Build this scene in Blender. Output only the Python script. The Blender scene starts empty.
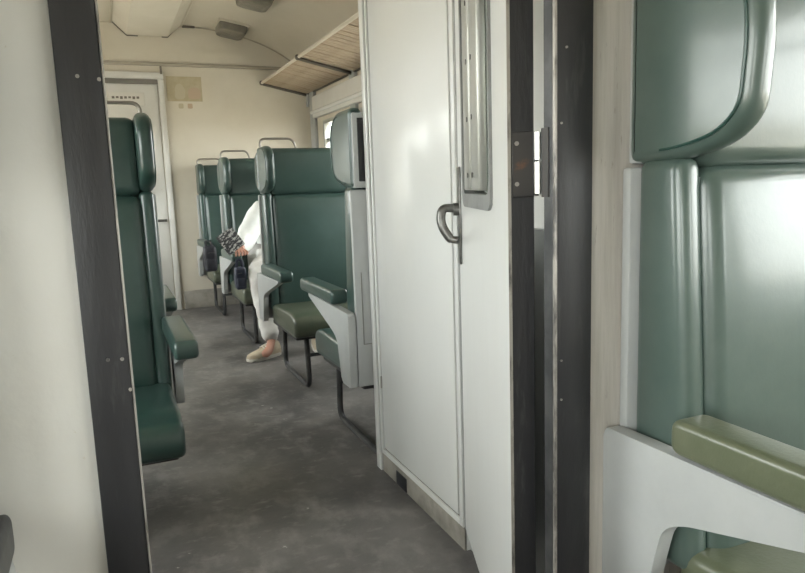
import bpy, bmesh, math, random
from mathutils import Vector, Matrix
random.seed(7)
SC = bpy.context.scene
C = SC.collection
PI = math.pi

# ------------------------------------------------------------------ camera
H = 1.10                                   # eye height of a seated passenger
F_PX = 677.6
def camera():
    yaw, p, r = (math.radians(a) for a in (23.226, 8.587, 1.963))
    f = Vector((math.sin(yaw)*math.cos(p), math.cos(yaw)*math.cos(p), -math.sin(p)))
    rt = Vector((math.cos(yaw), -math.sin(yaw), 0)); dn = f.cross(rt)
    rt2 = math.cos(r)*rt + math.sin(r)*dn; dn2 = -math.sin(r)*rt + math.cos(r)*dn
    m = Matrix.Identity(4)
    for i in range(3):
        m[i][0], m[i][1], m[i][2] = rt2[i], -dn2[i], -f[i]
    m.translation = (0, 0, H)
    cd = bpy.data.cameras.new('camera'); cd.sensor_width = 36; cd.lens = F_PX/805*36
    cd.clip_start = .02
    co = bpy.data.objects.new('camera', cd); C.objects.link(co); co.matrix_world = m
    SC.camera = co
camera()

# ------------------------------------------------------------------ sky and exposure
w = bpy.data.worlds.new('overcast_sky'); SC.world = w; w.use_nodes = True
bg = w.node_tree.nodes['Background']; bg.inputs[0].default_value = (1.0, 1.0, .99, 1); bg.inputs[1].default_value = 7.0
SC.view_settings.view_transform = 'Standard'; SC.view_settings.look = 'None'
SC.view_settings.exposure = 1.15; SC.view_settings.gamma = 1; SC.view_settings.use_curve_mapping = False

# the coach shell, metres: X across (right +), Y along (away +), Z up
XL, XR, YB, YF = -.88, 1.93, -2.3, 6.645
PY0, PY1 = .95, .97                       # partition with the doorway
R_WIN = [(-1.95, -.85), (-.55, .62), (1.06, 1.60), (2.78, 3.85), (4.12, 5.20), (5.42, 6.20)]  # closet window by the open door is added unseen, to light the gap
L_WIN = [(-1.95, -.85), (-.55, .62), (1.25, 2.30), (2.70, 3.80), (4.12, 5.20), (5.42, 6.40)]
WZ0, WZ1 = .82, 1.71
def portal(x, y0, y1, sgn):
    ld = bpy.data.lights.new('window_daylight', 'AREA'); ld.shape = 'RECTANGLE'
    ld.size = WZ1-WZ0; ld.size_y = y1-y0
    ld.cycles.is_portal = True
    o = bpy.data.objects.new('window_daylight', ld); C.objects.link(o)
    o.location = (x, (y0+y1)/2, (WZ0+WZ1)/2); o.rotation_euler = (0, sgn*PI/2, 0)
for a in R_WIN: portal(XR+.07, a[0], a[1], 1)
for a in L_WIN: portal(XL-.07, a[0], a[1], -1)

# ------------------------------------------------------------------ materials
def mat(name, col, rough=.5, metal=0, col2=None, nscale=6, lo=.4, hi=.65, detail=6, stretch=(1,1,1),
        bump=0, bscale=60, coat=0, spec=.5, rough2=None, extra=None):
    m = bpy.data.materials.new(name); m.use_nodes = True
    nt = m.node_tree; N = nt.nodes; Lk = nt.links; b = N['Principled BSDF']
    b.inputs['Base Color'].default_value = (*col, 1); b.inputs['Roughness'].default_value = rough
    b.inputs['Metallic'].default_value = metal; b.inputs['Coat Weight'].default_value = coat
    b.inputs['Coat Roughness'].default_value = .15
    b.inputs['Specular IOR Level'].default_value = spec
    tc = N.new('ShaderNodeTexCoord'); mp = N.new('ShaderNodeMapping')
    mp.inputs['Scale'].default_value = stretch
    Lk.new(tc.outputs['Object'], mp.inputs[0])
    def noise(sc, det=6, vec=None):
        n = N.new('ShaderNodeTexNoise'); n.inputs['Scale'].default_value = sc
        n.inputs['Detail'].default_value = det; n.inputs['Roughness'].default_value = .62
        Lk.new(vec or mp.outputs[0], n.inputs['Vector']); return n
    def ramp(src, lo, hi):
        r = N.new('ShaderNodeMapRange'); r.inputs['From Min'].default_value = lo; r.inputs['From Max'].default_value = hi
        Lk.new(src, r.inputs['Value']); return r.outputs[0]
    cur = None
    def mix(fac, c2):
        nonlocal cur
        x = N.new('ShaderNodeMix'); x.data_type = 'RGBA'
        if cur is None: x.inputs['A'].default_value = (*col, 1)
        else: Lk.new(cur, x.inputs['A'])
        x.inputs['B'].default_value = (*c2, 1); Lk.new(fac, x.inputs['Factor'])
        cur = x.outputs['Result']; Lk.new(cur, b.inputs['Base Color'])
    if col2:
        n = noise(nscale, detail); fac = ramp(n.outputs['Fac'], lo, hi); mix(fac, col2)
        if rough2 is not None:
            rr = N.new('ShaderNodeMapRange'); rr.inputs['To Min'].default_value = rough; rr.inputs['To Max'].default_value = rough2
            Lk.new(fac, rr.inputs['Value']); Lk.new(rr.outputs[0], b.inputs['Roughness'])
    for (c3, sc, l3, h3, st) in (extra or []):
        mp3 = N.new('ShaderNodeMapping'); mp3.inputs['Scale'].default_value = st
        mp3.inputs['Location'].default_value = (3.1*sc, 1.7, .6)
        Lk.new(tc.outputs['Object'], mp3.inputs[0])
        n3 = noise(sc, 5, mp3.outputs[0]); mix(ramp(n3.outputs['Fac'], l3, h3), c3)
    if bump:
        nb = noise(bscale, 4); bp = N.new('ShaderNodeBump'); bp.inputs['Strength'].default_value = bump
        bp.inputs['Distance'].default_value = .01
        Lk.new(nb.outputs['Fac'], bp.inputs['Height']); Lk.new(bp.outputs[0], b.inputs['Normal'])
    return m
def glass_mat(name, tint, gloss=.12):
    m = bpy.data.materials.new(name); m.use_nodes = True; nt = m.node_tree; N = nt.nodes
    for n in list(N):
        if n.type != 'OUTPUT_MATERIAL': N.remove(n)
    out = [n for n in N if n.type == 'OUTPUT_MATERIAL'][0]
    t = N.new('ShaderNodeBsdfTransparent'); t.inputs[0].default_value = (*tint, 1)
    g = N.new('ShaderNodeBsdfGlossy'); g.inputs['Roughness'].default_value = .04
    x = N.new('ShaderNodeMixShader'); x.inputs[0].default_value = gloss
    nt.links.new(t.outputs[0], x.inputs[1]); nt.links.new(g.outputs[0], x.inputs[2]); nt.links.new(x.outputs[0], out.inputs[0])
    return m
M = {}
M['cream'] = mat('cream_wall_paint', (.63,.62,.585), .45, col2=(.54,.52,.475), nscale=1.6, lo=.45, hi=.8, bump=.08, bscale=25,
                 extra=[((.50,.46,.38), 34, .70, .74, (1,1,1))])
M['cream_far'] = mat('yellowed_cream_paint', (.61,.565,.475), .55, col2=(.53,.485,.39), nscale=1.3, lo=.45, hi=.8, bump=.05, bscale=20)
M['ceiling'] = mat('ceiling_paint', (.60,.555,.47), .5, col2=(.52,.475,.39), nscale=1.2, lo=.4, hi=.8, bump=.04, bscale=12)
M['duct'] = mat('duct_paint', (.68,.635,.55), .45, col2=(.62,.575,.485), nscale=2)
M['laminate'] = mat('weathered_laminate', (.46,.435,.395), .5, col2=(.34,.315,.28), nscale=7, lo=.42, hi=.72, stretch=(6,6,.35),
                    bump=.1, bscale=30, extra=[((.26,.235,.205), 24, .64, .72, (3,3,.6))])
M['black'] = mat('black_frame_paint', (.012,.0118,.0135), .45, col2=(.021,.0205,.022), nscale=5, stretch=(2,2,.4),
                 bump=.12, bscale=40, extra=[((.07,.068,.065), 10, .58, .8, (3,3,.5)), ((.45,.42,.36), 55, .755, .77, (1,1,.7))])
M['worn_edge'] = mat('worn_edge_metal', (.33,.31,.28), .4, .4, col2=(.09,.085,.08), nscale=30, lo=.5, hi=.65, stretch=(1,1,.3))
M['white'] = mat('white_cabinet_paint', (.66,.665,.65), .28, col2=(.60,.60,.575), nscale=2.2, lo=.45, hi=.8, bump=.1, bscale=14, stretch=(1,1,.45),
                 coat=.25, extra=[((.45,.42,.36), 40, .74, .77, (1,1,1))])
M['seam'] = mat('dark_seam', (.16,.15,.13), .7)  # even dark tone for joints and for the painted header shadow
M['skirt'] = mat('scuffed_skirting', (.30,.28,.245), .5, col2=(.17,.157,.135), nscale=9, lo=.45, hi=.7)
M['floor'] = mat('worn_grey_linoleum', (.095,.090,.088), .42, col2=(.185,.174,.166), nscale=2.2, lo=.40, hi=.66, detail=9, rough2=.5,
                 bump=.12, bscale=45, extra=[((.25,.238,.225), 8, .50, .80, (1.3,.8,1)), ((.21,.20,.19), 17, .56, .72, (.8,1.4,1)), ((.055,.052,.052), 1.6, .54, .74, (1,.7,1)), ((.42,.40,.38), 22, .70, .74, (1,1.4,1))])
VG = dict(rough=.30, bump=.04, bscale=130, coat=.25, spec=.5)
M['vinyl'] = mat('green_vinyl', (.032,.060,.053), col2=(.042,.074,.066), nscale=5, **VG)
M['vinyl_near'] = mat('pale_green_vinyl', (.058,.088,.075), col2=(.080,.112,.098), nscale=3.5, rough=.33, bump=.03, bscale=90, coat=.45)  # base greyed and lightened to take in the window reflection
M['vinyl_olive'] = mat('olive_worn_vinyl', (.088,.102,.060), col2=(.115,.125,.080), nscale=9, rough=.34, bump=.08, bscale=140, coat=.25)
M['vinyl_olive_dark'] = mat('dark_olive_vinyl', (.062,.075,.050), col2=(.085,.095,.065), nscale=9, rough=.36, bump=.05, bscale=140, coat=.2)
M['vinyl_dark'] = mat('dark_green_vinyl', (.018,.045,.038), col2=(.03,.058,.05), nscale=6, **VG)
M['piping'] = mat('dark_piping', (.02,.055,.045), .35)
M['grey'] = mat('light_grey_metal_paint', (.38,.39,.385), .38, col2=(.33,.34,.335), nscale=6, lo=.4, hi=.75, bump=.05, bscale=30,
                extra=[((.22,.21,.2), 30, .73, .76, (1,1,1))])
M['grey_dark'] = mat('dark_grey_steel', (.045,.046,.048), .45, .5, col2=(.085,.085,.085), nscale=14)
M['black_in'] = mat('black_recess', (.012,.012,.014), .5)
M['chrome'] = mat('dull_chrome', (.55,.54,.51), .28, .95, col2=(.3,.28,.25), nscale=18, lo=.5, hi=.75)
M['steel'] = mat('aged_handle_steel', (.22,.215,.205), .33, .85, col2=(.1,.098,.09), nscale=22)
M['alu'] = mat('brushed_aluminium', (.52,.52,.49), .35, .6, col2=(.40,.40,.37), nscale=8, stretch=(1,1,.2))
M['gasket'] = mat('grey_rubber_gasket', (.25,.255,.25), .55, col2=(.17,.17,.165), nscale=9)
M['rail_dull'] = mat('dull_grab_rail', (.26,.24,.21), .45, .6)
M['hinge_dark'] = mat('dark_hinge_steel', (.045,.042,.040), .5, .3, col2=(.12,.065,.04), nscale=26, lo=.6, hi=.7)
M['rubber'] = mat('black_rubber', (.02,.02,.022), .55)
M['rust'] = mat('rusty_hinge_plate', (.07,.062,.055), .55, .3, col2=(.22,.10,.05), nscale=22, lo=.52, hi=.66)
M['wood'] = mat('rack_slat_wood', (.34,.26,.18), .6, col2=(.46,.37,.27), nscale=9, stretch=(.6,6,6))
M['rail'] = mat('pale_rack_rail', (.62,.57,.48), .4, .2)
M['rack_dark'] = mat('dark_rack_bracket', (.13,.115,.095), .5, .3)
M['lens'] = mat('dusty_lamp_lens', (.17,.155,.125), .35, col2=(.12,.11,.09), nscale=12, bump=.2, bscale=70)
M['poster'] = mat('faded_poster', (.40,.345,.225), .6, col2=(.45,.39,.27), nscale=14)
M['trim_dark'] = mat('dull_moulding', (.36,.325,.26), .55)
M['print_a'] = mat('faded_poster_print', (.46,.41,.295), .6); M['print_b'] = mat('faded_poster_red', (.45,.345,.245), .6)
M['shirt'] = mat('white_cotton', (.74,.755,.73), .85, col2=(.64,.66,.64), nscale=8, bump=.5, bscale=16)
M['trouser'] = mat('off_white_cotton', (.70,.69,.66), .85, col2=(.57,.55,.53), nscale=9, bump=.5, bscale=14)
M['skin'] = mat('skin', (.48,.25,.18), .5, col2=(.42,.21,.15), nscale=12)
M['hair'] = mat('dark_hair', (.02,.016,.013), .6)
M['shoe'] = mat('beige_canvas_shoe', (.50,.43,.32), .75, col2=(.42,.35,.26), nscale=20)
M['sole'] = mat('pale_shoe_sole', (.62,.60,.54), .7)
M['bag'] = mat('black_nylon', (.018,.018,.024), .55, col2=(.035,.035,.045), nscale=10, bump=.4, bscale=25)
M['navy'] = mat('navy_nylon', (.014,.018,.035), .5, col2=(.03,.034,.06), nscale=14, bump=.4, bscale=25)
M['paper'] = mat('printed_newspaper', (.55,.55,.53), .8, col2=(.05,.05,.055), nscale=38, lo=.44, hi=.5, stretch=(1,1,2.2))
M['eye'] = mat('eye_white', (.8,.8,.78), .3)
M['ground'] = mat('dusty_ground', (.42,.38,.31), .9, col2=(.34,.30,.24), nscale=.6)
M['glass'] = glass_mat('window_glass', (.93,.95,.94), .06)
M['door_glass'] = glass_mat('greenish_door_glass', (.66,.72,.68), .30)
M['plate'] = mat('pale_plate', (.62,.60,.55), .5)
M['ink'] = mat('faded_ink', (.16,.14,.12), .6)

# ------------------------------------------------------------------ mesh helpers
def finish(name, bm, m, parent=None, smooth=True, ang=40):
    bmesh.ops.recalc_face_normals(bm, faces=bm.faces)
    me = bpy.data.meshes.new(name); bm.to_mesh(me); bm.free()
    if smooth:
        me.polygons.foreach_set('use_smooth', [True]*len(me.polygons)); me.set_sharp_from_angle(angle=math.radians(ang))
    me.materials.append(M[m] if isinstance(m, str) else m)
    o = bpy.data.objects.new(name, me); C.objects.link(o)
    if parent: o.parent = parent
    return o
def ident(x, y, z): return (x, y, z)
def box(bm, x0, x1, y0, y1, z0, z1, r=0, seg=3, T=ident):
    b = bmesh.new()
    vs = [b.verts.new((x, y, z)) for x in (x0, x1) for y in (y0, y1) for z in (z0, z1)]
    for f in ((0,1,3,2),(4,6,7,5),(0,4,5,1),(2,3,7,6),(0,2,6,4),(1,5,7,3)): b.faces.new([vs[i] for i in f])
    if r: bmesh.ops.bevel(b, geom=b.edges[:], offset=r, segments=seg, profile=.5, affect='EDGES')
    merge(bm, b, T)
def merge(bm, b, T=ident):
    mp = {}
    for v in b.verts: mp[v] = bm.verts.new(T(*v.co))
    for f in b.faces: bm.faces.new([mp[v] for v in f.verts])
    b.free()
def prism(bm, pts, axis, a0, a1, r=0, seg=3, T=ident):
    """polygon pts in the two other axes, extruded along axis from a0 to a1"""
    def P(u, v, a): return {'x': (a, u, v), 'y': (u, a, v), 'z': (u, v, a)}[axis]
    b = bmesh.new()
    A = [b.verts.new(P(u, v, a0)) for u, v in pts]; B = [b.verts.new(P(u, v, a1)) for u, v in pts]
    n = len(pts)
    fa = b.faces.new(A); fb = b.faces.new(B[::-1])
    for i in range(n): b.faces.new((A[i], B[i], B[(i+1) % n], A[(i+1) % n]))
    if r: bmesh.ops.bevel(b, geom=list(set(fa.edges[:]+fb.edges[:])), offset=r, segments=seg, profile=.5, affect='EDGES')
    merge(bm, b, T)
def soft_prism(bm, pts, x0, x1, r, seg=5, T=ident):
    """profile pts in (y, z), extruded along x with rolled edges (inset along the vertex normals)"""
    n = len(pts); area = sum(pts[i][0]*pts[(i+1)%n][1]-pts[(i+1)%n][0]*pts[i][1] for i in range(n)); sg = 1 if area > 0 else -1
    nor = []
    for i in range(n):
        a, b, c = Vector(pts[i-1]), Vector(pts[i]), Vector(pts[(i+1)%n])
        t = ((b-a).normalized() if (b-a).length > 1e-7 else Vector((0,0))) + ((c-b).normalized() if (c-b).length > 1e-7 else Vector((0,0)))
        t.normalize(); nor.append(Vector((-t.y, t.x))*sg)
    rows = []
    for k in range(seg+1):
        a = PI/2*k/seg; rows.append((x0+r*(1-math.sin(a)), r*(1-math.cos(a))))      # from the side (inset 0) to the outer face (inset r)
    rows = rows[::-1] + [(x1-(x-x0), i) for x, i in rows]
    rings = [[bm.verts.new(T(x, pts[i][0]+nor[i].x*ins, pts[i][1]+nor[i].y*ins)) for i in range(n)] for x, ins in rows]
    for A, B in zip(rings, rings[1:]):
        for i in range(n): bm.faces.new((A[i], A[(i+1)%n], B[(i+1)%n], B[i]))
    bm.faces.new(rings[0][::-1]); bm.faces.new(rings[-1])
def tube(bm, pts, r, n=8, closed=False, T=ident, flat=1.0):
    pts = [Vector(p) for p in pts]; rings = []; L = len(pts)
    up = None
    for i, p in enumerate(pts):
        a = pts[i-1] if (i > 0 or closed) else p; c = pts[(i+1) % L] if (i < L-1 or closed) else p
        t = (c-a).normalized()
        if up is None:
            up = Vector((0,0,1)) if abs(t.z) < .9 else Vector((0,1,0))
        s = t.cross(up).normalized(); up = s.cross(t).normalized()
        rr = r[i] if isinstance(r, (list, tuple)) else r
        rings.append([bm.verts.new(T(*(p + rr*(math.cos(2*PI*k/n)*s + flat*math.sin(2*PI*k/n)*up)))) for k in range(n)])
    for i in range(L if closed else L-1):
        A, B = rings[i], rings[(i+1) % L]
        for k in range(n): bm.faces.new((A[k], A[(k+1) % n], B[(k+1) % n], B[k]))
    if not closed:
        bm.faces.new(rings[0][::-1]); bm.faces.new(rings[-1])
def arc(c, r, a0, a1, n, f): return [f(c[0]+r*math.cos(a0+(a1-a0)*i/n), c[1]+r*math.sin(a0+(a1-a0)*i/n)) for i in range(n+1)]
def roundpath(pts, r, n=5):
    """round the inner corners of a polyline"""
    pts = [Vector(p) for p in pts]; out = [pts[0]]
    for i in range(1, len(pts)-1):
        p = pts[i]; a = (pts[i-1]-p); b = (pts[i+1]-p); ra = min(r, a.length*.49, b.length*.49)
        a = p + a.normalized()*ra; b = p + b.normalized()*ra
        for k in range(n+1):
            t = k/n; out.append((1-t)**2*a + 2*t*(1-t)*p + t*t*b)
    out.append(pts[-1]); return out
def roundpoly(pts, r, n=4):
    L = len(pts); out = []
    for i in range(L):
        rr = r[i] if isinstance(r, (list, tuple)) else r
        p = Vector(pts[i]); a = Vector(pts[i-1])-p; b = Vector(pts[(i+1) % L])-p
        ra = min(rr, a.length*.49, b.length*.49)
        if ra <= 1e-5: out.append(tuple(p)); continue
        a = p + a.normalized()*ra; b = p + b.normalized()*ra
        for k in range(n+1):
            t = k/n; out.append(tuple((1-t)**2*a + 2*t*(1-t)*p + t*t*b))
    return out
def disc(bm, c, axis, r, h, n=10):
    ax = Vector(axis).normalized(); tube(bm, [Vector(c), Vector(c)+ax*h], r, n)
def sphere(bm, c, rx, ry, rz, n=14, T=ident):
    b = bmesh.new(); bmesh.ops.create_uvsphere(b, u_segments=n, v_segments=n//2+2, radius=1)
    for v in b.verts: v.co = Vector((v.co.x*rx+c[0], v.co.y*ry+c[1], v.co.z*rz+c[2]))
    merge(bm, b, T)
def empty(name, loc=(0,0,0), rz=0):
    o = bpy.data.objects.new(name, None); C.objects.link(o); o.location = loc; o.rotation_euler = (0,0,rz); o.empty_display_size = .1
    return o
def tag(o, label, cat, group=None, kind=None):
    o['label'] = label; o['category'] = cat
    if group: o['group'] = group
    if kind: o['kind'] = kind
    return o
def struct(o, label, cat): return tag(o, label, cat, kind='structure')
def copy_tree(o, parent=None):
    c = o.copy(); C.objects.link(c); c.parent = parent
    for ch in list(o.children): copy_tree(ch, c)
    return c
def ceil_z(x):
    u = x-.50; return 2.59 - .08*u*u - .06*u**4

# ------------------------------------------------------------------ the setting
bm = bmesh.new(); box(bm, XL, XR, YB, YF, -.06, 0); struct(finish('floor', bm, 'floor', smooth=False), 'worn dark grey linoleum aisle floor with pale scuffs', 'floor')
bm = bmesh.new()
NX = 28
xs = [XL-.06 + (XR-XL+.12)*i/NX for i in range(NX+1)]
poly = [(x, ceil_z(min(max(x, XL), XR))) for x in xs] + [(x, ceil_z(min(max(x, XL), XR))+.05) for x in xs[::-1]]
prism(bm, poly, 'y', YB-.06, YF+.06); ceil_o = struct(finish('ceiling', bm, 'ceiling'), 'arched cream painted coach ceiling', 'ceiling')
def side_wall(name, x0, x1, wins, label):
    bm = bmesh.new(); ztop = ceil_z(XR)
    ys = [YB]
    for a, b in wins:
        box(bm, x0, x1, ys[-1], a, 0, ztop); box(bm, x0, x1, a, b, 0, WZ0); box(bm, x0, x1, a, b, WZ1, ztop); ys.append(b)
    box(bm, x0, x1, ys[-1], YF, 0, ztop)
    return struct(finish(name, bm, 'cream_far', smooth=False), label, 'wall')
wall_r = side_wall('wall_right', XR, XR+.06, R_WIN, 'cream side wall with windows under the luggage rack')
wall_l = side_wall('wall_left', XL-.06, XL, L_WIN, 'cream side wall behind the left hand seats')
def arched_wall(name, y0, y1, m, label, xa=XL, xb=XR, z0=0):
    bm = bmesh.new(); n = 20
    top = [(xa+(xb-xa)*i/n, ceil_z(xa+(xb-xa)*i/n)+.012) for i in range(n+1)]
    prism(bm, [(xa, z0)] + top + [(xb, z0)], 'y', y0, y1)
    return struct(finish(name, bm, m, smooth=False), label, 'wall')
wall_far = arched_wall('wall_far', YF, YF+.06, 'cream_far', 'yellowed cream end wall with a faded poster')
arched_wall('wall_back', YB-.06, YB, 'cream', 'plain cream end wall behind the viewer')
# far wall mouldings
bm = bmesh.new(); box(bm, XL, XR-.005, YF-.022, YF, 2.220, 2.250, .006, 2); struct(finish('trim_1', bm, 'trim_dark'), 'thin horizontal moulding across the top of the end wall', 'trim')
bm = bmesh.new(); box(bm, .60, 1.86, YF-.02, YF, 0, .17, .004, 2); struct(finish('baseboard_far', bm, 'skirt'), 'grey scuffed baseboard along the end wall', 'baseboard')
bm = bmesh.new(); tube(bm, [(.80+1.12*i/20, YF-.004, ceil_z(.80+1.12*i/20)-.004) for i in range(21)], .009, 6)
struct(finish('trim_11', bm, 'trim_dark'), 'thin curved bead where the ceiling arch meets the end wall', 'trim')
# door in the far end wall
d2 = empty('door_2', (0, YF, 0)); struct(d2, 'pale end door behind the left hand seats', 'door')
bm = bmesh.new(); box(bm, -.16, .515, -.012, -.002, .03, 2.06, .003, 2); finish('door_leaf', bm, 'cream', d2)
bm = bmesh.new(); box(bm, .522, .572, -.035, 0, 0, 2.10, .005, 2); finish('door_post', bm, 'cream', d2)
bm = bmesh.new(); box(bm, -.215, -.165, -.035, 0, 0, 2.10, .005, 2); finish('door_post', bm, 'cream', d2)
bm = bmesh.new(); box(bm, -.215, .572, -.04, 0, 2.102, 2.16, .005, 2); finish('door_header', bm, 'cream', d2)
bm = bmesh.new(); box(bm, -.165, .522, -.03, -.013, 2.06, 2.10); finish('header_shadow_strip', bm, 'seam', d2)  # solid dark bar, coloured as the shadow under the header
bm = bmesh.new(); box(bm, .548, .566, -.05, -.03, 2.145, 2.215, .003, 2); finish('header_bracket', bm, 'rack_dark', d2)
bm = bmesh.new(); tube(bm, roundpath([(.42,-.012,.845),(.42,-.06,.845),(.50,-.065,.845)], .02), .012); finish('door_handle', bm, 'steel', d2)
pl = empty('notice_plate_mount', (0,0,0)); bpy.data.objects.remove(pl)
bm = bmesh.new(); box(bm, .09, .40, -.02, -.012, 1.87, 1.985, .003, 2); pl = finish('notice_plate', bm, 'plate', d2)
for i in range(7):
    bm = bmesh.new(); x = .13+i*.034; box(bm, x, x+.022, -.0225, -.0195, 1.93+.004*math.sin(i*2.1), 1.95); finish('faded_mark', bm, 'ink', pl)
# poster
po = empty('wall_poster', (.750, YF, 2.026)); tag(po, 'faded beige poster stuck on the end wall', 'poster')
bm = bmesh.new(); box(bm, -.155, .155, -.004, 0, -.11, .11); finish('sheet', bm, 'poster', po)
bm = bmesh.new(); prism(bm, roundpoly([(-.09,-.09),(0,-.09),(.01,-.01),(-.03,.055),(-.08,.03)], .03), 'y', -.0055, -.0035); finish('print_pale', bm, 'print_a', po)
bm = bmesh.new(); prism(bm, roundpoly([(.03,-.09),(.14,-.09),(.14,.0),(.09,.02),(.03,.0)], .03), 'y', -.0055, -.0035); finish('print_red', bm, 'print_b', po)
for x, m_ in ((.71, 'print_a'), (.79, 'print_b')):
    bm = bmesh.new(); prism(bm, roundpoly([(x-.022,1.852),(x+.022,1.852),(x+.022,1.897),(x-.022,1.897)], .012), 'y', YF-.003, YF)
    tag(finish('sticker_residue', bm, m_), 'small faded sticker mark below the poster, ' + ('left one' if x < .75 else 'right one'), 'sticker')

# ceiling duct
bm = bmesh.new()
prism(bm, [(.19,ceil_z(.19)),(.30,2.475),(.64,2.475),(.765,ceil_z(.765)),(.5,2.594)], 'y', YF-2.9, YF-.01)
du = struct(finish('trim_2', bm, 'duct', smooth=False), 'raised ventilation duct running along the ceiling', 'duct')
bm = bmesh.new(); box(bm, .755, .775, YF-2.9, YF-.01, ceil_z(.77)-.012, ceil_z(.77)+.004, .003, 2); finish('duct_lip', bm, 'rail', du)
bm = bmesh.new(); box(bm, .165, .185, YF-2.9, YF-.01, ceil_z(.17)-.012, ceil_z(.17)+.004, .003, 2); finish('duct_lip', bm, 'rail', du)
bm = bmesh.new(); box(bm, .77, .88, YF-.03, YF-.005, ceil_z(.82)-.02, ceil_z(.82)-.002, .003, 2); finish('end_clip', bm, 'rack_dark', du)
for x0, x1 in ((.19,.30),(.30,.39),(.59,.64),(.64,.74)):
    za, zb = [(ceil_z(x) if x < .25 or x > .7 else 2.475) for x in (x0, x1)]
    bm = bmesh.new(); tube(bm, [(x0, YF-.014, za-.004), (x1, YF-.014, zb-.004)], .006, 6); finish('duct_seam', bm, 'seam', du)

# windows
for k, (x, wins, sg) in enumerate(((XR, R_WIN, 1), (XL, L_WIN, -1))):
    for i, (a, b) in enumerate(wins):
        root = empty('window_%d' % (k*len(R_WIN)+i+1), (x, (a+b)/2, WZ0))
        where = ('right', 'left')[k]
        names = ['behind the viewer', 'beside the near seat', 'added unseen to light the closet beside the open door' if k == 0 else 'just past the partition', 'beside the first bay', 'beside the middle row', 'at the far end corner']
        struct(root, 'bright coach window in the %s wall %s' % (where, names[i]), 'window')
        hw = (b-a)/2; hh = WZ1-WZ0
        def TT(px, py, pz, sg=sg): return (sg*px, py, pz)
        for (y0, y1, z0, z1) in ((-hw, hw, 0, .035), (-hw, hw, hh-.035, hh), (-hw, -hw+.035, .035, hh-.035), (hw-.035, hw, .035, hh-.035)):
            bm = bmesh.new(); box(bm, -.018, .05, y0, y1, z0, z1, .004, 2, TT); finish('window_frame', bm, 'alu', root)
        bm = bmesh.new(); box(bm, .0, .035, -hw+.035, hw-.035, hh-.20, hh-.165, .004, 2, TT); finish('transom_bar', bm, 'alu', root)
        bm = bmesh.new(); box(bm, .014, .018, -hw+.03, hw-.03, .03, hh-.2, 0, 1, TT); finish('pane', bm, 'glass', root)
        bm = bmesh.new(); box(bm, .014, .018, -hw+.03, hw-.03, hh-.165, hh-.03, 0, 1, TT); finish('pane', bm, 'glass', root)
# wall posts and valance on the right of the far saloon
for i, (y0, y1) in enumerate(((6.42, 6.56), (5.26, 5.38), (3.9, 4.05))):
    bm = bmesh.new(); box(bm, XR-.035, XR, y0, y1, 0, 2.09, .006, 2)
    struct(finish('trim_%d' % (3+i), bm, 'grey'), ['wall post in the far right corner', 'wall post between the two far right windows', 'wall post hidden near the first bay window'][i], 'trim')
bm = bmesh.new(); box(bm, XR-.05, XR, 2.45, 6.42, 1.75, 1.95, .01, 3); pel = struct(finish('trim_6', bm, 'cream'), 'pale blind box above the right hand windows', 'trim')
bm = bmesh.new(); tube(bm, [(XR-.058, 2.46, 1.80), (XR-.058, 6.41, 1.80)], .017, 10); finish('highlight_rail', bm, 'white', pel)  # metal rail coloured white for the bright highlight along it

# ------------------------------------------------------------------ partition with the doorway
JL0, JL1, JR0, JR1 = -.042, .0125, .683, .760
DT = 2.02
arched_left = arched_wall('wall_partition_left', PY0, PY1, 'cream', 'cream partition wall left of the doorway', XL, JL0)
arched_right = arched_wall('wall_partition_right', PY0, PY1, 'laminate', 'weathered pale partition wall behind the near right seat', JR1, XR)
bm = bmesh.new(); n = 8
top = [(JL0+(JR1-JL0)*i/n, ceil_z(JL0+(JR1-JL0)*i/n)) for i in range(n+1)]
prism(bm, [(JL0, DT+.05)] + top + [(JR1, DT+.05)], 'y', PY0, PY1); struct(finish('wall_partition_top', bm, 'cream', smooth=False), 'cream partition panel above the doorway', 'wall')
def screw(parent, x, z, y=PY0-.012, r=.004, m='chrome'):
    bm = bmesh.new(); disc(bm, (x, y, z), (0,-1,0), r, .0025, 8); finish('screw', bm, m, parent)
bm = bmesh.new(); box(bm, JL0, JL1-.003, PY0-.012, PY1+.0, 0, DT, .002, 2)
tl = struct(finish('trim_7', bm, 'black'), 'black painted door jamb on the left of the doorway', 'door frame')
bm = bmesh.new(); box(bm, JL1-.003, JL1, PY0-.014, PY1+.002, 0, DT, .001, 1); finish('worn_edge', bm, 'worn_edge', tl)
for x, z in ((-.018,1.243),(.006,1.24),(-.016,.888),(.001,.887),(.0075,.845)): screw(tl, x, z, r=.0024, m='worn_edge')
bm = bmesh.new(); box(bm, JR0+.002, JR1, PY0-.012, PY1, 0, DT, .002, 2)
tr = struct(finish('trim_8', bm, 'black'), 'black painted door jamb on the right of the doorway', 'door frame')
bm = bmesh.new(); box(bm, JR0, JR0+.003, PY0-.004, PY1, 0, DT, .001, 1); finish('steel_rebate', bm, 'grey_dark', tr)
bm = bmesh.new(); box(bm, JR0-.001, JR0+.004, PY0-.0135, PY0-.006, 0, DT, .001, 1); finish('worn_edge', bm, 'worn_edge', tr)
bm = bmesh.new(); box(bm, JR0-.002, JR0+.001, PY0+.004, PY1+.004, 1.07, 1.185, .0005, 1); finish('hinge_plate', bm, 'hinge_dark', tr)
bm = bmesh.new(); box(bm, .915, .945, PY1, 1.680, 0, .985, .004, 2); struct(finish('wall_closet', bm, 'grey'), 'low white panel behind the open door', 'wall')
for z in (1.31, 1.19, .79, .72): screw(tr, JR0+.012+.01*(z > 1.2), z, r=.002, m='worn_edge')
bm = bmesh.new(); box(bm, JL1, JR0, PY0-.012, PY1+.01, DT, DT+.05, .002, 2); struct(finish('trim_9', bm, 'black'), 'black lintel across the top of the doorway', 'door frame')
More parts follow.
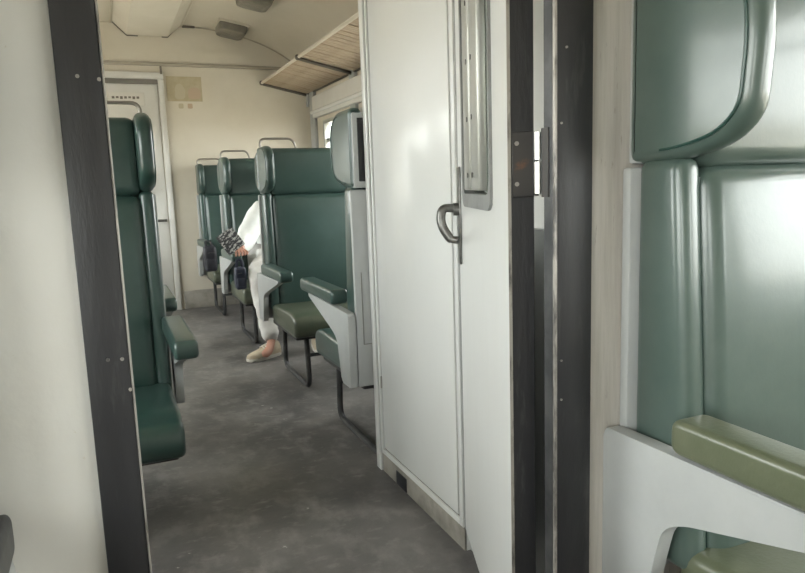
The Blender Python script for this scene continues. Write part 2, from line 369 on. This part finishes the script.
bm = bmesh.new(); box(bm, JL1, JR0, PY0-.01, PY1+.01, 0, .012, .004, 2); struct(finish('trim_10', bm, 'alu'), 'metal threshold on the floor of the doorway', 'threshold')

# ------------------------------------------------------------------ open door leaf
# local: x along the leaf from hinge to free edge, y towards the aisle face (-), thickness .045 behind it
DZ0, DZ1, DW, DTH = .115, 1.99, .622, .0414
door = empty('door_1', (.654, 1.030, 0), math.radians(90-19.75)); struct(door, 'white swing door standing open, with a slot window', 'door')
WX0, WX1, WZb, WZt = .156, .510, 1.052, 1.90
bm = bmesh.new()
box(bm, .006, WX0, -DTH, 0, DZ0, DZ1); box(bm, WX1, DW-.004, -DTH, 0, DZ0, DZ1)
box(bm, WX0, WX1, -DTH, 0, DZ0, WZb); box(bm, WX0, WX1, -DTH, 0, WZt, DZ1)
leaf = finish('door_leaf', bm, 'white', door, smooth=False)
bm = bmesh.new(); box(bm, 0, .006, -DTH-.002, .002, DZ0, DZ1, .001, 1); finish('black_hinge_edge', bm, 'black', door)
bm = bmesh.new(); box(bm, -.002, .001, -.002, .0035, DZ0, DZ1); finish('worn_edge', bm, 'worn_edge', door)
bm = bmesh.new(); box(bm, DW-.006, DW, -DTH-.001, .001, DZ0, DZ1, .001, 1); finish('free_edge_strip', bm, 'gasket', door)
bm = bmesh.new()
outer = roundpoly([(WX0-.004,WZb-.012),(WX1+.004,WZb-.012),(WX1+.004,WZt+.012),(WX0-.004,WZt+.012)], .04, 6)
inner = roundpoly([(WX0+.012,WZb+.02),(WX1-.012,WZb+.02),(WX1-.012,WZt-.02),(WX0+.012,WZt-.02)], .03, 6)
def ring(bm, outer, inner, y0, y1):
    vs = [[bm.verts.new((u, y, v)) for u, v in P] for y in (y0, y1) for P in (outer, inner)]
    n = len(outer)
    for i in range(n):
        j = (i+1) % n
        bm.faces.new((vs[0][i], vs[0][j], vs[1][j], vs[1][i])); bm.faces.new((vs[2][i], vs[2][j], vs[3][j], vs[3][i]))
        bm.faces.new((vs[0][i], vs[0][j], vs[2][j], vs[2][i])); bm.faces.new((vs[1][i], vs[1][j], vs[3][j], vs[3][i]))
# leaf local y: visible (aisle) face is y=0 side, body towards -y; window parts sit slightly proud of it
ring(bm, outer, inner, -DTH-.004, .006); finish('window_gasket', bm, 'gasket', door, ang=50)
bm = bmesh.new(); box(bm, WX0+.02, WX1-.02, -.026, -.020, WZb+.02, WZt-.02); finish('window_glass', bm, 'door_glass', door)
for x0, x1 in ((.292,.385),(.408,.488)):
    bm = bmesh.new(); box(bm, x0, x1, -.016, .004, WZb+.028, WZt-.028, .003, 2); st = finish('metal_strip', bm, 'alu', door)
    for z in (1.115, 1.245, 1.375, 1.505, 1.635):
        bm = bmesh.new(); disc(bm, (x1-.02 if x0 < .35 else x0+.02, .003, z), (0,1,0), .006, .003, 8); finish('rivet', bm, 'steel', st)
bm = bmesh.new(); box(bm, .385, .408, -.018, -.002, WZb+.028, WZt-.028); finish('guide_slot', bm, 'black_in', door)
# lock plate and lever
bm = bmesh.new(); box(bm, .570, .606, 0, .006, .885, 1.14, .003, 2); lp = finish('lock_plate', bm, 'steel', door)
bm = bmesh.new(); disc(bm, (.588,.005,1.03), (0,1,0), .017, .014, 14); finish('lever_rose', bm, 'steel', door)
bm = bmesh.new()
path = roundpath([(.588,.012,1.032),(.588,.050,1.036),(.584,.054,.99),(.576,.030,.952),(.570,.010,.950)], .022, 6)
tube(bm, path, [.0115]*4+[.012]*(len(path)-8)+[.010]*4, 10); finish('lever_handle', bm, 'steel', door)
bm = bmesh.new(); tube(bm, [(.606,.001,.93),(.635,.0015,.90)], .0018, 5); bm.free()
# hinge between leaf and jamb
hz = 1.128
for z, h in ((hz-.052, .054), (hz+.006, .046)):
    bm = bmesh.new(); disc(bm, (-.022,-.046,z), (0,0,1), .0085, h, 12); finish('hinge_knuckle', bm, 'chrome', door)
bm = bmesh.new(); box(bm, -.0035, 0, -DTH, -.004, hz-.058, hz+.055, .001, 1); box(bm, -.022, -.002, -.046, -.0425, hz-.056, hz+.053); hp = finish('hinge_plate', bm, 'hinge_dark', door)
for z in (hz-.035, hz+.035):
    bm = bmesh.new(); disc(bm, (-.003,-.012,z), (-1,0,0), .004, .002, 8); finish('screw', bm, 'worn_edge', hp)

# ------------------------------------------------------------------ white cabinet beside the aisle
CX, CY0, CY1 = .893, 1.683, 2.388
cab = empty('wall_cabinet', (CX, (CY0+CY1)/2, 0)); tag(cab, 'tall white built-in cabinet with a flush door beside the aisle', 'cabinet')
def cb(name, x0, x1, y0, y1, z0, z1, m, r=.002, parent=None):
    bm = bmesh.new(); yc = (CY0+CY1)/2; box(bm, x0-CX, x1-CX, y0-yc, y1-yc, z0, z1, r, 2); return finish(name, bm, m, parent or cab)
bm = bmesh.new(); n = 14; xa, xb = CX+.012, XR-.002
prism(bm, [(xa-CX, .0)] + [(xa-CX+(xb-xa)*i/n, ceil_z(xa+(xb-xa)*i/n)-.003) for i in range(n+1)] + [(xb-CX, .0)], 'y', -(CY1-CY0)/2, (CY1-CY0)/2)
finish('body', bm, 'white', cab, smooth=False)
cb('corner_post', CX-.004, CX+.012, CY1-.045, CY1+.002, .0, ceil_z(CX)-.02, 'white', .004)
cb('corner_bead', CX-.010, CX, CY1-.050, CY1-.036, .075, ceil_z(CX)-.02, 'white', .004)
cb('frame_stile', CX, CX+.012, CY0, CY0+.024, .075, ceil_z(CX)-.02, 'white', .003)
cb('frame_rail', CX, CX+.012, CY0+.024, CY1-.045, .075, .094, 'white', .003)
cb('frame_rail', CX, CX+.012, CY0+.024, CY1-.045, 2.0, ceil_z(CX)-.02, 'white', .003)
cb('seam_backing', CX+.008, CX+.0115, CY0+.024, CY1-.045, .094, 2.0, 'seam', 0)
dr = cb('cabinet_door', CX+.001, CX+.012, CY0+.034, CY1-.076, .103, 1.992, 'white', .003)
cb('door_moulding', CX-.003, CX+.012, CY1-.068, CY1-.052, .094, 2.0, 'white', .003)
cb('skirting', CX+.004, CX+.011, CY0, CY1-.045, 0, .072, 'skirt', .002)
cb('hinge', CX-.003, CX+.003, CY1-.079, CY1-.070, .34, .385, 'worn_edge', .001, dr)
cb('keyhole_plate', CX-.002, CX+.002, CY1-.035, CY1-.020, 1.09, 1.14, 'gasket', .001)
cb('skirting_dark_scrape', CX+.001, CX+.0045, CY0+.43, CY0+.52, .004, .055, 'rubber', .001)

# ------------------------------------------------------------------ seats
SW = 1.055
def build_seat(sx, sd, label, group, V='vinyl', pad='vinyl', cush='vinyl', arm0=.165, loop=True, dz=0.0, rear=False, legx=.135, hdz=0.0, htop=0.0):
    """local x: 0 = aisle side, +x to the wall; d: distance in front of the back; z up"""
    T0 = lambda x, d, z: (sx*x, -sd*d, z)
    dz -= .045
    T = lambda x, d, z: (sx*x, -sd*d, z + dz*min(1, z/.5) + hdz*min(1, max(0, (z-.75)/.35)) + htop*max(0, z-1.2)/.19)
    root = empty('coach_seat'); tag(root, label, 'seat', group)
    def part(name, fn, m, parent=root, ang=40):
        bm = bmesh.new(); fn(bm); return finish(name, bm, m, parent, ang=ang)
    # rear shell with an inset frame
    shell = part('back_shell', lambda b: box(b, .034, SW-.01, .0, .022, .345, 1.110, .006, 2, T), 'grey')
    part('shell_inset', lambda b: [box(b, .06, .062, -.002, .001, .52, .80, 0, 1, T), box(b, .13, .132, -.002, .001, .52, .80, 0, 1, T), box(b, .06, .132, -.002, .001, .52, .522, 0, 1, T)], 'seam', shell)
    hs = part('head_shell', lambda b: box(b, .050, SW-.034, -.004, .03, 1.116, 1.372, .006, 2, T), 'grey')
    part('black_rear_panel', lambda b: box(b, .068, SW-.06, -.006, .0, 1.140, 1.355, .002, 1, T), 'black_in', hs)
    # backrest: two vertical bolsters and a main cushion, a little thicker at the bottom
    def lean(x, d, z): return T(x, d + (.045*(1.1-z)/.7 if d > .06 else 0), z)
    def soft(b, x0, x1, d0, d1, z0, z1, r, crown):
        q = bmesh.new(); box(q, x0, x1, d0, d1, z0, z1, r, 5)
        bmesh.ops.subdivide_edges(q, edges=[e for e in q.edges if e.calc_length() > .2], cuts=6, use_grid_fill=True)
        for v in q.verts:
            if v.co.y > d1-.002:
                u = (v.co.x-x0)/(x1-x0); t = (v.co.z-z0)/(z1-z0)
                v.co.y += crown*max(0, 1-(2*u-1)**4)*max(0, 1-(2*t-1)**4)
        merge(b, q, lean)
    part('side_bolster', lambda b: soft(b, .045, .098, .022, .122, .42, 1.124, .022, .0), V)
    part('side_bolster', lambda b: soft(b, SW-.07, SW-.017, .022, .122, .42, 1.124, .022, .0), V)
    back = part('backrest', lambda b: soft(b, .090, SW-.062, .03, .135, .42, 1.110, .034, .012), V)
    def pipe_loop(b):
        pts = [(.094, .112, .46), (.094, .112, 1.09)]
        tube(b, [lean(*p) for p in pts], .0035, 6)
    part('piping', pipe_loop, 'piping', back)
    # headrest with forward wings
    head = part('headrest', lambda b: box(b, .085, SW-.057, .03, .135, 1.104, 1.378, .035, 5, T), V)
    prof = roundpoly([(.0,1.114),(.12,1.119),(.205,1.140),(.248,1.178),(.258,1.28),(.246,1.350),(.19,1.388),(.0,1.390)],
                     [.024,.05,.05,.045,.06,.045,.06,.024], 6)
    if rear:
        rp = roundpoly([(-.002,1.125),(-.002,1.372),(-.075,1.345),(-.105,1.30),(-.105,1.20),(-.075,1.15)], [.022,.022,.03,.03,.03,.03], 4)
        for x0, x1 in ((.044, .110), (SW-.085, SW-.016)):
            part('rear_head_pad', lambda b: soft_prism(b, rp, x0, x1, .014, 4, T), V, ang=60)
    for x0, x1, xo in ((.042, .094, .042), (SW-.066, SW-.014, SW-.014)):
        wg = part('head_wing', lambda b: soft_prism(b, prof, x0, x1, .022, 6, T), V, ang=60)
        ins = [(.012+(u-.0)*.885, 1.25+(v-1.25)*.86) for u, v in prof if u > .03]
        dx = -.0005 if xo < .5 else .0005
        part('piping', lambda b: tube(b, [T(xo+dx, u, v) for u, v in ins], .0026, 6), 'piping', wg)
    # seat cushion
    def cushion(b):
        pr = roundpoly([(.13,.345),(.645,.335),(.668,.38),(.66,.455),(.55,.480),(.13,.462)], [.036,.045,.045,.05,.10,.04], 6)
        soft_prism(b, pr, .05, SW-.02, .022, 5, T)
    cu = part('seat_cushion', cushion, cush, ang=60)
    part('cushion_seam', lambda b: tube(b, [T(SW/2, .15, .4635), T(SW/2, .55, .4795), T(SW/2, .64, .464)], .003, 6), 'piping', cu)
    part('seat_pan', lambda b: box(b, .07, SW-.04, .05, .60, .315, .342, .005, 2, T), 'grey_dark')
    # side panels with armrests
    poly = roundpoly([(0,.345),(0,.645),(.545,.655),(.545,.642),(.19,.540),(.148,.515),(.125,.43),(.112,.345)], [.01,.015,.004,.006,.04,.035,.05,.02], 5)
    for x0, x1, p0, p1 in ((0, .030, -.010, .062), (SW-.03, SW, SW-.062, SW+.0)):
        part('arm_panel', lambda b: prism(b, poly, 'x', x0, x1, .004, 2, T), 'grey')
        def padf(b):
            pr = roundpoly([(arm0,.655),(.652,.655),(.652,.714),(arm0,.714)], [.022,.027,.027,.022], 6)
            soft_prism(b, pr, p0, p1, .013, 5, T)
        part('armrest_pad', padf, pad, ang=60)
    # sled legs
    for x in (legx, SW-.13):
        pts = roundpath([T0(x,.06,.30), T0(x,.04,.014), T0(x,.585,.014), T0(x,.56,.30)], .07, 5)
        part('sled_leg', lambda b: tube(b, pts, .0145, 8), 'grey_dark')
    part('leg_stretcher', lambda b: tube(b, [T0(legx,.565,.19), T0(SW-.13,.565,.19)], .010, 8), 'grey_dark')
    if loop:
        pts = roundpath([T(.062,.02,1.13), T(.062,.02,1.438), T(.262,.02,1.438), T(.285,.02,1.36)], .035, 5)
        part('grab_rail', lambda b: tube(b, pts, .0068, 8), 'rail_dull')
    return root
G = 'green coach seats'
near = build_seat(1, 1, 'large green vinyl seat in the right foreground with an olive armrest', G, 'vinyl_near', 'vinyl_olive', 'vinyl_olive', dz=.05, htop=.04)
near.location = (.798, PY0-.001, 0)
sA = build_seat(1, -1, 'green seat facing away, its back against the white cabinet', G, 'vinyl', 'vinyl', 'vinyl', loop=False, dz=.02, htop=.02)
sA.location = (.800, CY1+.012, 0)
sB = build_seat(1, 1, 'green seat with olive cushion facing the seat behind the white cabinet', G, 'vinyl', 'vinyl', 'vinyl_olive_dark', rear=True)
sB.location = (.802, 4.10, 0)
sD = copy_tree(sB); sD.location = (.765, 5.35, 0); sD['label'] = 'green seat on which the person in white sits'
sE = build_seat(1, 1, 'farthest green seat on the right, against the end wall', G, 'vinyl', 'vinyl', 'vinyl_olive_dark'); sE.location = (.742, YF-.045, 0)
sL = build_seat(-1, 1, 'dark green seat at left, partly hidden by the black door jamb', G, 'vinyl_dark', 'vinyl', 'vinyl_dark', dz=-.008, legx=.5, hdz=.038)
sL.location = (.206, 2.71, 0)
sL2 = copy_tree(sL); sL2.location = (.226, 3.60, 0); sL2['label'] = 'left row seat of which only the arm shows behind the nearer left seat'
sN = build_seat(-1, 1, 'seat at the lower left corner of which only the arm edge shows', G, 'vinyl_dark', 'grey_dark', 'vinyl_dark', arm0=.012, dz=.045)
sN.location = (-.150, PY0-.001, 0); sN.scale = (.66, 1, 1)

# ------------------------------------------------------------------ luggage rack
RX0, RX1, RZ0, RZ1 = 1.461, 1.909, 2.095, 2.007
for i, (y0, y1) in enumerate(((5.285, 6.635), (3.78, 5.265), (2.43, 3.76))):
    rk = empty('luggage_rack', (0,0,0))
    tag(rk, ['wooden slatted luggage rack section at the end wall', 'wooden slatted luggage rack section in front of the farthest one', 'wooden slatted luggage rack section hidden behind the white cabinet'][i], 'rack', 'luggage rack sections')
    bm = bmesh.new(); tube(bm, [(RX0, y0, RZ0), (RX0, y1, RZ0)], .013, 10); finish('front_rail', bm, 'rail', rk)
    bm = bmesh.new(); tube(bm, [(RX1, y0, RZ1), (RX1, y1, RZ1)], .016, 8); finish('rear_rail', bm, 'rack_dark', rk)
    for y in ((y0+.012,) if i < 2 else (y0+.012,)) + ((y1-.012,) if i == 0 else ()):
        bm = bmesh.new(); tube(bm, [(RX0-.012, y, RZ0-.004), (RX0+.1, y, RZ0-.032), (RX1, y, RZ1-.02)], [.015,.012,.014], 8)
        br = finish('bracket', bm, 'rack_dark', rk)
        bm = bmesh.new(); sphere(bm, (RX0-.006, y, RZ0), .018, .018, .022, 10); finish('bracket_cap', bm, 'rack_dark', br)
        bm = bmesh.new(); box(bm, RX1-.02, XR-.001, y-.03, y+.03, RZ1-.13, RZ1+.02, .008, 2); finish('wall_foot', bm, 'grey', br)
    ns = 17; pit = (y1-y0-.05)/ns; me = None
    for k in range(ns):
        yy = y0+.03+pit*k
        if me is None:
            bm = bmesh.new()
            prism(bm, [(RX0+.014, RZ0-.006), (RX0+.014, RZ0+.006), (RX1-.017, RZ1+.006), (RX1-.017, RZ1-.006)], 'y', -pit*.42, pit*.42)
            s = finish('slat', bm, 'wood', rk, smooth=False); me = s.data
        else:
            s = bpy.data.objects.new('slat', me); C.objects.link(s); s.parent = rk
        s.location = (0, yy+pit*.42, random.uniform(-.002, .002))

# ------------------------------------------------------------------ ceiling lamps
def lamp(x, y, label):
    zc = ceil_z(x)
    r = empty('ceiling_lamp', (x, y, zc)); tag(r, label, 'lamp', 'ceiling lamps'); r.rotation_euler = (0, math.atan(.16*(x-.5)+.24*(x-.5)**3), 0)
    bm = bmesh.new(); box(bm, -.135, .135, -.17, .17, -.018, .012, .008, 2); finish('base_plate', bm, 'ceiling', r)
    bm = bmesh.new()
    t = roundpoly([(-.122,-.155),(.122,-.155),(.122,.155),(-.122,.155)], .045, 4)
    lv = []
    for s, z in ((1.0,-.018),(1.0,-.045),(.92,-.078),(.70,-.092)):
        lv.append([bm.verts.new((u*s, v*s, z)) for u, v in t])
    n = len(t)
    for a, b in zip(lv, lv[1:]):
        for k in range(n): bm.faces.new((a[k], a[(k+1)%n], b[(k+1)%n], b[k]))
    bm.faces.new(lv[-1]); bm.faces.new(lv[0][::-1])
    finish('lens', bm, 'lens', r, ang=35)
lamp(1.165, 6.36, 'dusty unlit ceiling lamp nearest the end wall')
lamp(1.165, 5.32, 'dusty unlit ceiling lamp cut by the top of the picture')

# ------------------------------------------------------------------ seated person in white
P0 = (1.16, 5.04)
person = empty('person', (P0[0]+.0, P0[1]-.05, 0)); tag(person, 'person in white shirt and trousers seated with a foot in the aisle', 'person')
def skin(name, verts, edges, m, parent, root=0, sub=2):
    me = bpy.data.meshes.new(name)
    me.from_pydata([(v[0]-P0[0], v[1]-P0[1], v[2]) for v in verts], edges, [])
    me.materials.append(M[m]); o = bpy.data.objects.new(name, me); C.objects.link(o); o.parent = parent
    o.modifiers.new('skin', 'SKIN').use_smooth_shade = True
    s = o.modifiers.new('sub', 'SUBSURF'); s.levels = sub; s.render_levels = sub
    sv = me.skin_vertices[0].data
    for i, v in enumerate(verts):
        r = v[3]; sv[i].radius = r if isinstance(r, tuple) else (r, r); sv[i].use_root = (i == root)
    return o
V = []; E_ = []; idx = {}
def jv(n, p, r, to=None):
    idx[n] = len(V); V.append((*p, r))
    if to: E_.append((idx[to], idx[n]))
HIP = (1.16, 5.10, .56)
jv('pelvis', HIP, (.135,.11)); jv('belly', (1.16,5.11,.72), (.13,.10), 'pelvis'); jv('chest', (1.15,5.12,.90), (.145,.105), 'belly')
jv('neck0', (1.15,5.10,1.015), (.075,.065), 'chest'); jv('neck', (1.15,5.085,1.055), .056, 'neck0'); jv('jaw', (1.15,5.055,1.098), (.066,.074), 'neck')
jv('head', (1.15,5.058,1.170), (.080,.098), 'jaw'); jv('crown', (1.15,5.068,1.235), (.070,.085), 'head')
# right arm (picture left): out to the armrest of the seat
jv('shR', (1.02,5.10,.945), .046, 'chest'); jv('elR', (.905,4.98,.745), .045, 'shR'); jv('wrR', (.822,4.775,.705), .028, 'elR')
jv('palmR', (.806,4.72,.695), (.032,.018), 'wrR'); jv('knR', (.798,4.685,.69), (.034,.015), 'palmR')
for k, (dx, ln) in enumerate(((-.026,.060),(-.009,.068),(.009,.066),(.026,.052))):
    b0 = (.798+dx, 4.672, .69)
    jv('f%d0' % k, b0, .0095, 'knR'); jv('f%d1' % k, (b0[0]+dx*.15, b0[1]-ln*.5, .682), .0088, 'f%d0' % k); jv('f%d2' % k, (b0[0]+dx*.15-.004, b0[1]-ln*.75, .66), .0078, 'f%d1' % k)
jv('thR', (.838,4.70,.69), .0105, 'palmR'); jv('thR2', (.848,4.668,.68), .0095, 'thR'); jv('thR3', (.842,4.645,.668), .008, 'thR2')
# left arm resting on the lap
jv('shL', (1.29,5.10,.945), .046, 'chest'); jv('elL', (1.38,4.98,.72), .045, 'shL'); jv('wrL', (1.26,4.80,.70), .028, 'elL')
jv('palmL', (1.21,4.77,.690), (.032,.018), 'wrL'); jv('knL', (1.18,4.75,.685), (.034,.015), 'palmL')
for k, (dy, ln) in enumerate(((-.026,.060),(-.009,.068),(.009,.066),(.026,.052))):
    b0 = (1.168, 4.75+dy, .683)
    jv('g%d0' % k, b0, .0095, 'knL'); jv('g%d1' % k, (b0[0]-ln*.5, b0[1], .677), .0088, 'g%d0' % k); jv('g%d2' % k, (b0[0]-ln*.8, b0[1], .663), .0078, 'g%d1' % k)
jv('thL', (1.205,4.735,.687), .0105, 'palmL'); jv('thL2', (1.175,4.712,.680), .0095, 'thL'); jv('thL3', (1.155,4.705,.670), .008, 'thL2')
# legs
jv('hipR', (1.08,5.02,.56), .074, 'pelvis'); jv('kneeR', (.90,4.60,.545), .050, 'hipR'); jv('ankR', (.925,4.435,.105), .030, 'kneeR')
jv('hipL', (1.26,5.02,.56), .074, 'pelvis'); jv('kneeL', (1.27,4.58,.55), .050, 'hipL'); jv('ankL', (1.26,4.52,.105), .030, 'kneeL')
jv('footR', (.89,4.38,.05), .032, 'ankR'); jv('toeR', (.845,4.33,.035), (.03,.02), 'footR')
jv('footL', (1.25,4.46,.05), .032, 'ankL'); jv('toeL', (1.24,4.39,.035), (.03,.02), 'footL')
body = skin('body', V, E_, 'skin', person)
def sub(names, extra_r, ren=None):
    vs = [(*V[idx[n]][:3], tuple(a+extra_r for a in V[idx[n]][3]) if isinstance(V[idx[n]][3], tuple) else V[idx[n]][3]+extra_r) for n in names]
    loc = {idx[n]: i for i, n in enumerate(names)}
    es = [(loc[a], loc[b]) for a, b in E_ if a in loc and b in loc]
    return vs, es
vs, es = sub(['pelvis','belly','chest','neck0','shR','elR','shL','elL'], .034)
for tagn, wrist, el in (('R', V[idx['wrR']], 'elR'), ('L', V[idx['wrL']], 'elL')):
    vs.append((*wrist[:3], .050)); es.append((['pelvis','belly','chest','neck0','shR','elR','shL','elL'].index(el), len(vs)-1))
def folds(o, size, amount):
    tx = bpy.data.textures.new('cloth_folds', 'CLOUDS'); tx.noise_scale = size
    d = o.modifiers.new('folds', 'DISPLACE'); d.texture = tx; d.strength = amount; d.mid_level = .5; d.texture_coords = 'LOCAL'
folds(skin('shirt', [(*v[:3], .088) if i_ in (4, 6) else v for i_, v in enumerate(vs)], es, 'shirt', person, sub=3), .055, .028)
vs, es = sub(['pelvis','hipR','kneeR','ankR','hipL','kneeL','ankL'], .036)
for i_ in (3, 6): vs[i_] = (vs[i_][0], vs[i_][1], .085, .058)
folds(skin('trousers', vs, es, 'trouser', person, sub=3), .06, .022)
def shoe(ank, toe, parent):
    ax, ay = ank; d = (Vector((toe[0], toe[1], 0))-Vector((ax, ay, 0))).normalized(); s = Vector((-d.y, d.x, 0))
    def T(u, v, z): q = Vector((ax, ay, 0)) + d*u + s*v; return (q.x-P0[0], q.y-P0[1], z)
    bm = bmesh.new(); L = []
    for u, wd, h in ((-.055,.026,.075),(-.045,.036,.098),(0,.040,.105),(.05,.042,.085),(.10,.047,.068),(.15,.046,.058),(.185,.034,.050),(.20,.018,.040)):
        L.append([bm.verts.new(T(u, wd*math.cos(a), .018+(h-.018)*max(0, math.sin(a))**.7)) for a in [PI*k/8 for k in range(9)]])
    for a, b in zip(L, L[1:]):
        for k in range(8): bm.faces.new((a[k], a[k+1], b[k+1], b[k]))
        bm.faces.new((a[8], a[0], b[0], b[8]))
    bm.faces.new(L[0]); bm.faces.new(L[-1][::-1])
    o = finish('shoe', bm, 'shoe', parent, ang=70)
    bm = bmesh.new()
    out = roundpoly([(-.06,-.035),(.10,-.05),(.19,-.04),(.207,0),(.19,.04),(.10,.05),(-.06,.035)], .03, 4)
    prism(bm, out, 'z', .001, .022, .004, 2, lambda x, y, z: T(x, y, z)); finish('sole', bm, 'sole', o)
    bm = bmesh.new(); 
    for u in (.045,.065,.085): tube(bm, [T(u,-.024,.09-u*.2), T(u,0,.102-u*.2), T(u,.024,.09-u*.2)], .004, 6)
    finish('laces', bm, 'sole', o)
shoe((.925,4.435), (.78,4.36), person); shoe((1.26,4.52), (1.24,4.35), person)
# face and hair
def hp(x, y, z): return (x-P0[0], y-P0[1], z)
bm = bmesh.new(); sphere(bm, hp(1.15,5.082,1.205), .088, .104, .090, 18)
bmesh.ops.delete(bm, geom=[v for v in bm.verts if v.co.z < 1.215 + (.01 if v.co.y < -.01 else -.075)], context='VERTS'); finish('hair', bm, 'hair', person, ang=60)
for s in (-1, 1):
    bm = bmesh.new(); sphere(bm, hp(1.15+s*.030,4.968,1.167), .012, .010, .009, 10); e = finish('eye', bm, 'eye', person)
    bm = bmesh.new(); sphere(bm, hp(1.15+s*.030,4.960,1.167), .005, .004, .005, 8); finish('iris', bm, 'hair', e)
    bm = bmesh.new(); tube(bm, [hp(1.15+s*.012,4.963,1.186), hp(1.15+s*.03,4.960,1.191), hp(1.15+s*.047,4.968,1.185)], .0035, 6); finish('eyebrow', bm, 'hair', person)
    bm = bmesh.new(); sphere(bm, hp(1.15+s*.078,5.055,1.155), .010, .020, .032, 10); finish('ear', bm, 'skin', person)
bm = bmesh.new(); tube(bm, [hp(1.15,4.965,1.173), hp(1.15,4.948,1.147), hp(1.15,4.942,1.135), hp(1.15,4.962,1.127)], [.007,.011,.014,.009], 8); finish('nose', bm, 'skin', person)
bm = bmesh.new(); tube(bm, [hp(1.127,4.972,1.103), hp(1.15,4.962,1.105), hp(1.173,4.972,1.103)], [.003,.007,.003], 8); finish('mouth', bm, 'print_b', person)

# folded newspaper in the hand, bags
nw = empty('newspaper', (.772, 4.590, .725)); tag(nw, 'folded black and white newspaper held above the armrest', 'newspaper')
nw.rotation_euler = (math.radians(-12), math.radians(-32), math.radians(8))
bm = bmesh.new()
for k in range(4):
    box(bm, -.075+.002*k, .055-.003*k, -.008+.004*k, -.0055+.004*k, -.02, .125-.004*k)
finish('folded_pages', bm, 'paper', nw, smooth=False)
bm = bmesh.new(); tube(bm, [(-.0755,-.0085,.052),(-.0755,.007,.052)], .004, 6); bm.free()
bm = bmesh.new(); box(bm, .050, .058, -.009, .009, -.02, .123, .002, 2); finish('fold_spine', bm, 'paper', nw)
def satchel(name, c, hx, hy, hz, m, label, strap):
    r = empty(name, (c[0], c[1], c[2])); tag(r, label, 'bag')
    bm = bmesh.new(); box(bm, -hx, hx, -hy, hy, 0, 2*hz, min(hx, hy)*.45, 4)
    bmesh.ops.subdivide_edges(bm, edges=[e for e in bm.edges if e.calc_length() > .08], cuts=3, use_grid_fill=True)
    for v in bm.verts:
        n = math.sin(v.co.z*37+v.co.x*23)*.006; v.co.x *= 1+.10*math.sin(v.co.z*PI/(2*hz)); v.co.y += n
    finish('bag_body', bm, m, r, ang=60)
    bm = bmesh.new(); box(bm, -hx*.8, hx*.8, -hy*1.18, -hy*.7, hz*.25, hz*1.05, hy*.2, 3); finish('front_pocket', bm, m, r, ang=60)
    bm = bmesh.new(); tube(bm, [(-hx*.7,-hy*1.02,hz*1.45),(0,-hy*1.05,hz*1.5),(hx*.7,-hy*1.02,hz*1.45)], .003, 6); finish('zip', bm, 'steel', r)
    bm = bmesh.new(); tube(bm, roundpath(strap, .05, 5), .010, 8, flat=.4); finish('strap', bm, m, r)
satchel('hand_bag', (.780, 4.568, .440), .034, .04, .075, 'navy', 'small dark navy bag hanging from the hand of the person',
        [(-.022,0,.14),(-.015,.0,.198),(.015,0,.198),(.022,0,.14)])
satchel('backpack', (.765, 5.885, .425), .05, .05, .108, 'bag', 'black backpack hanging at the arm of the farthest seat',
        [(-.025,0,.20),(-.022,.07,.250),(0,.12,.250),(.022,.07,.250),(.025,0,.20)])

# ground outside the coach
bm = bmesh.new(); box(bm, -60, 60, -60, 60, -1.25, -1.15); tag(finish('ground', bm, 'ground', smooth=False), 'pale dusty ground outside the coach windows', 'ground', kind='structure')
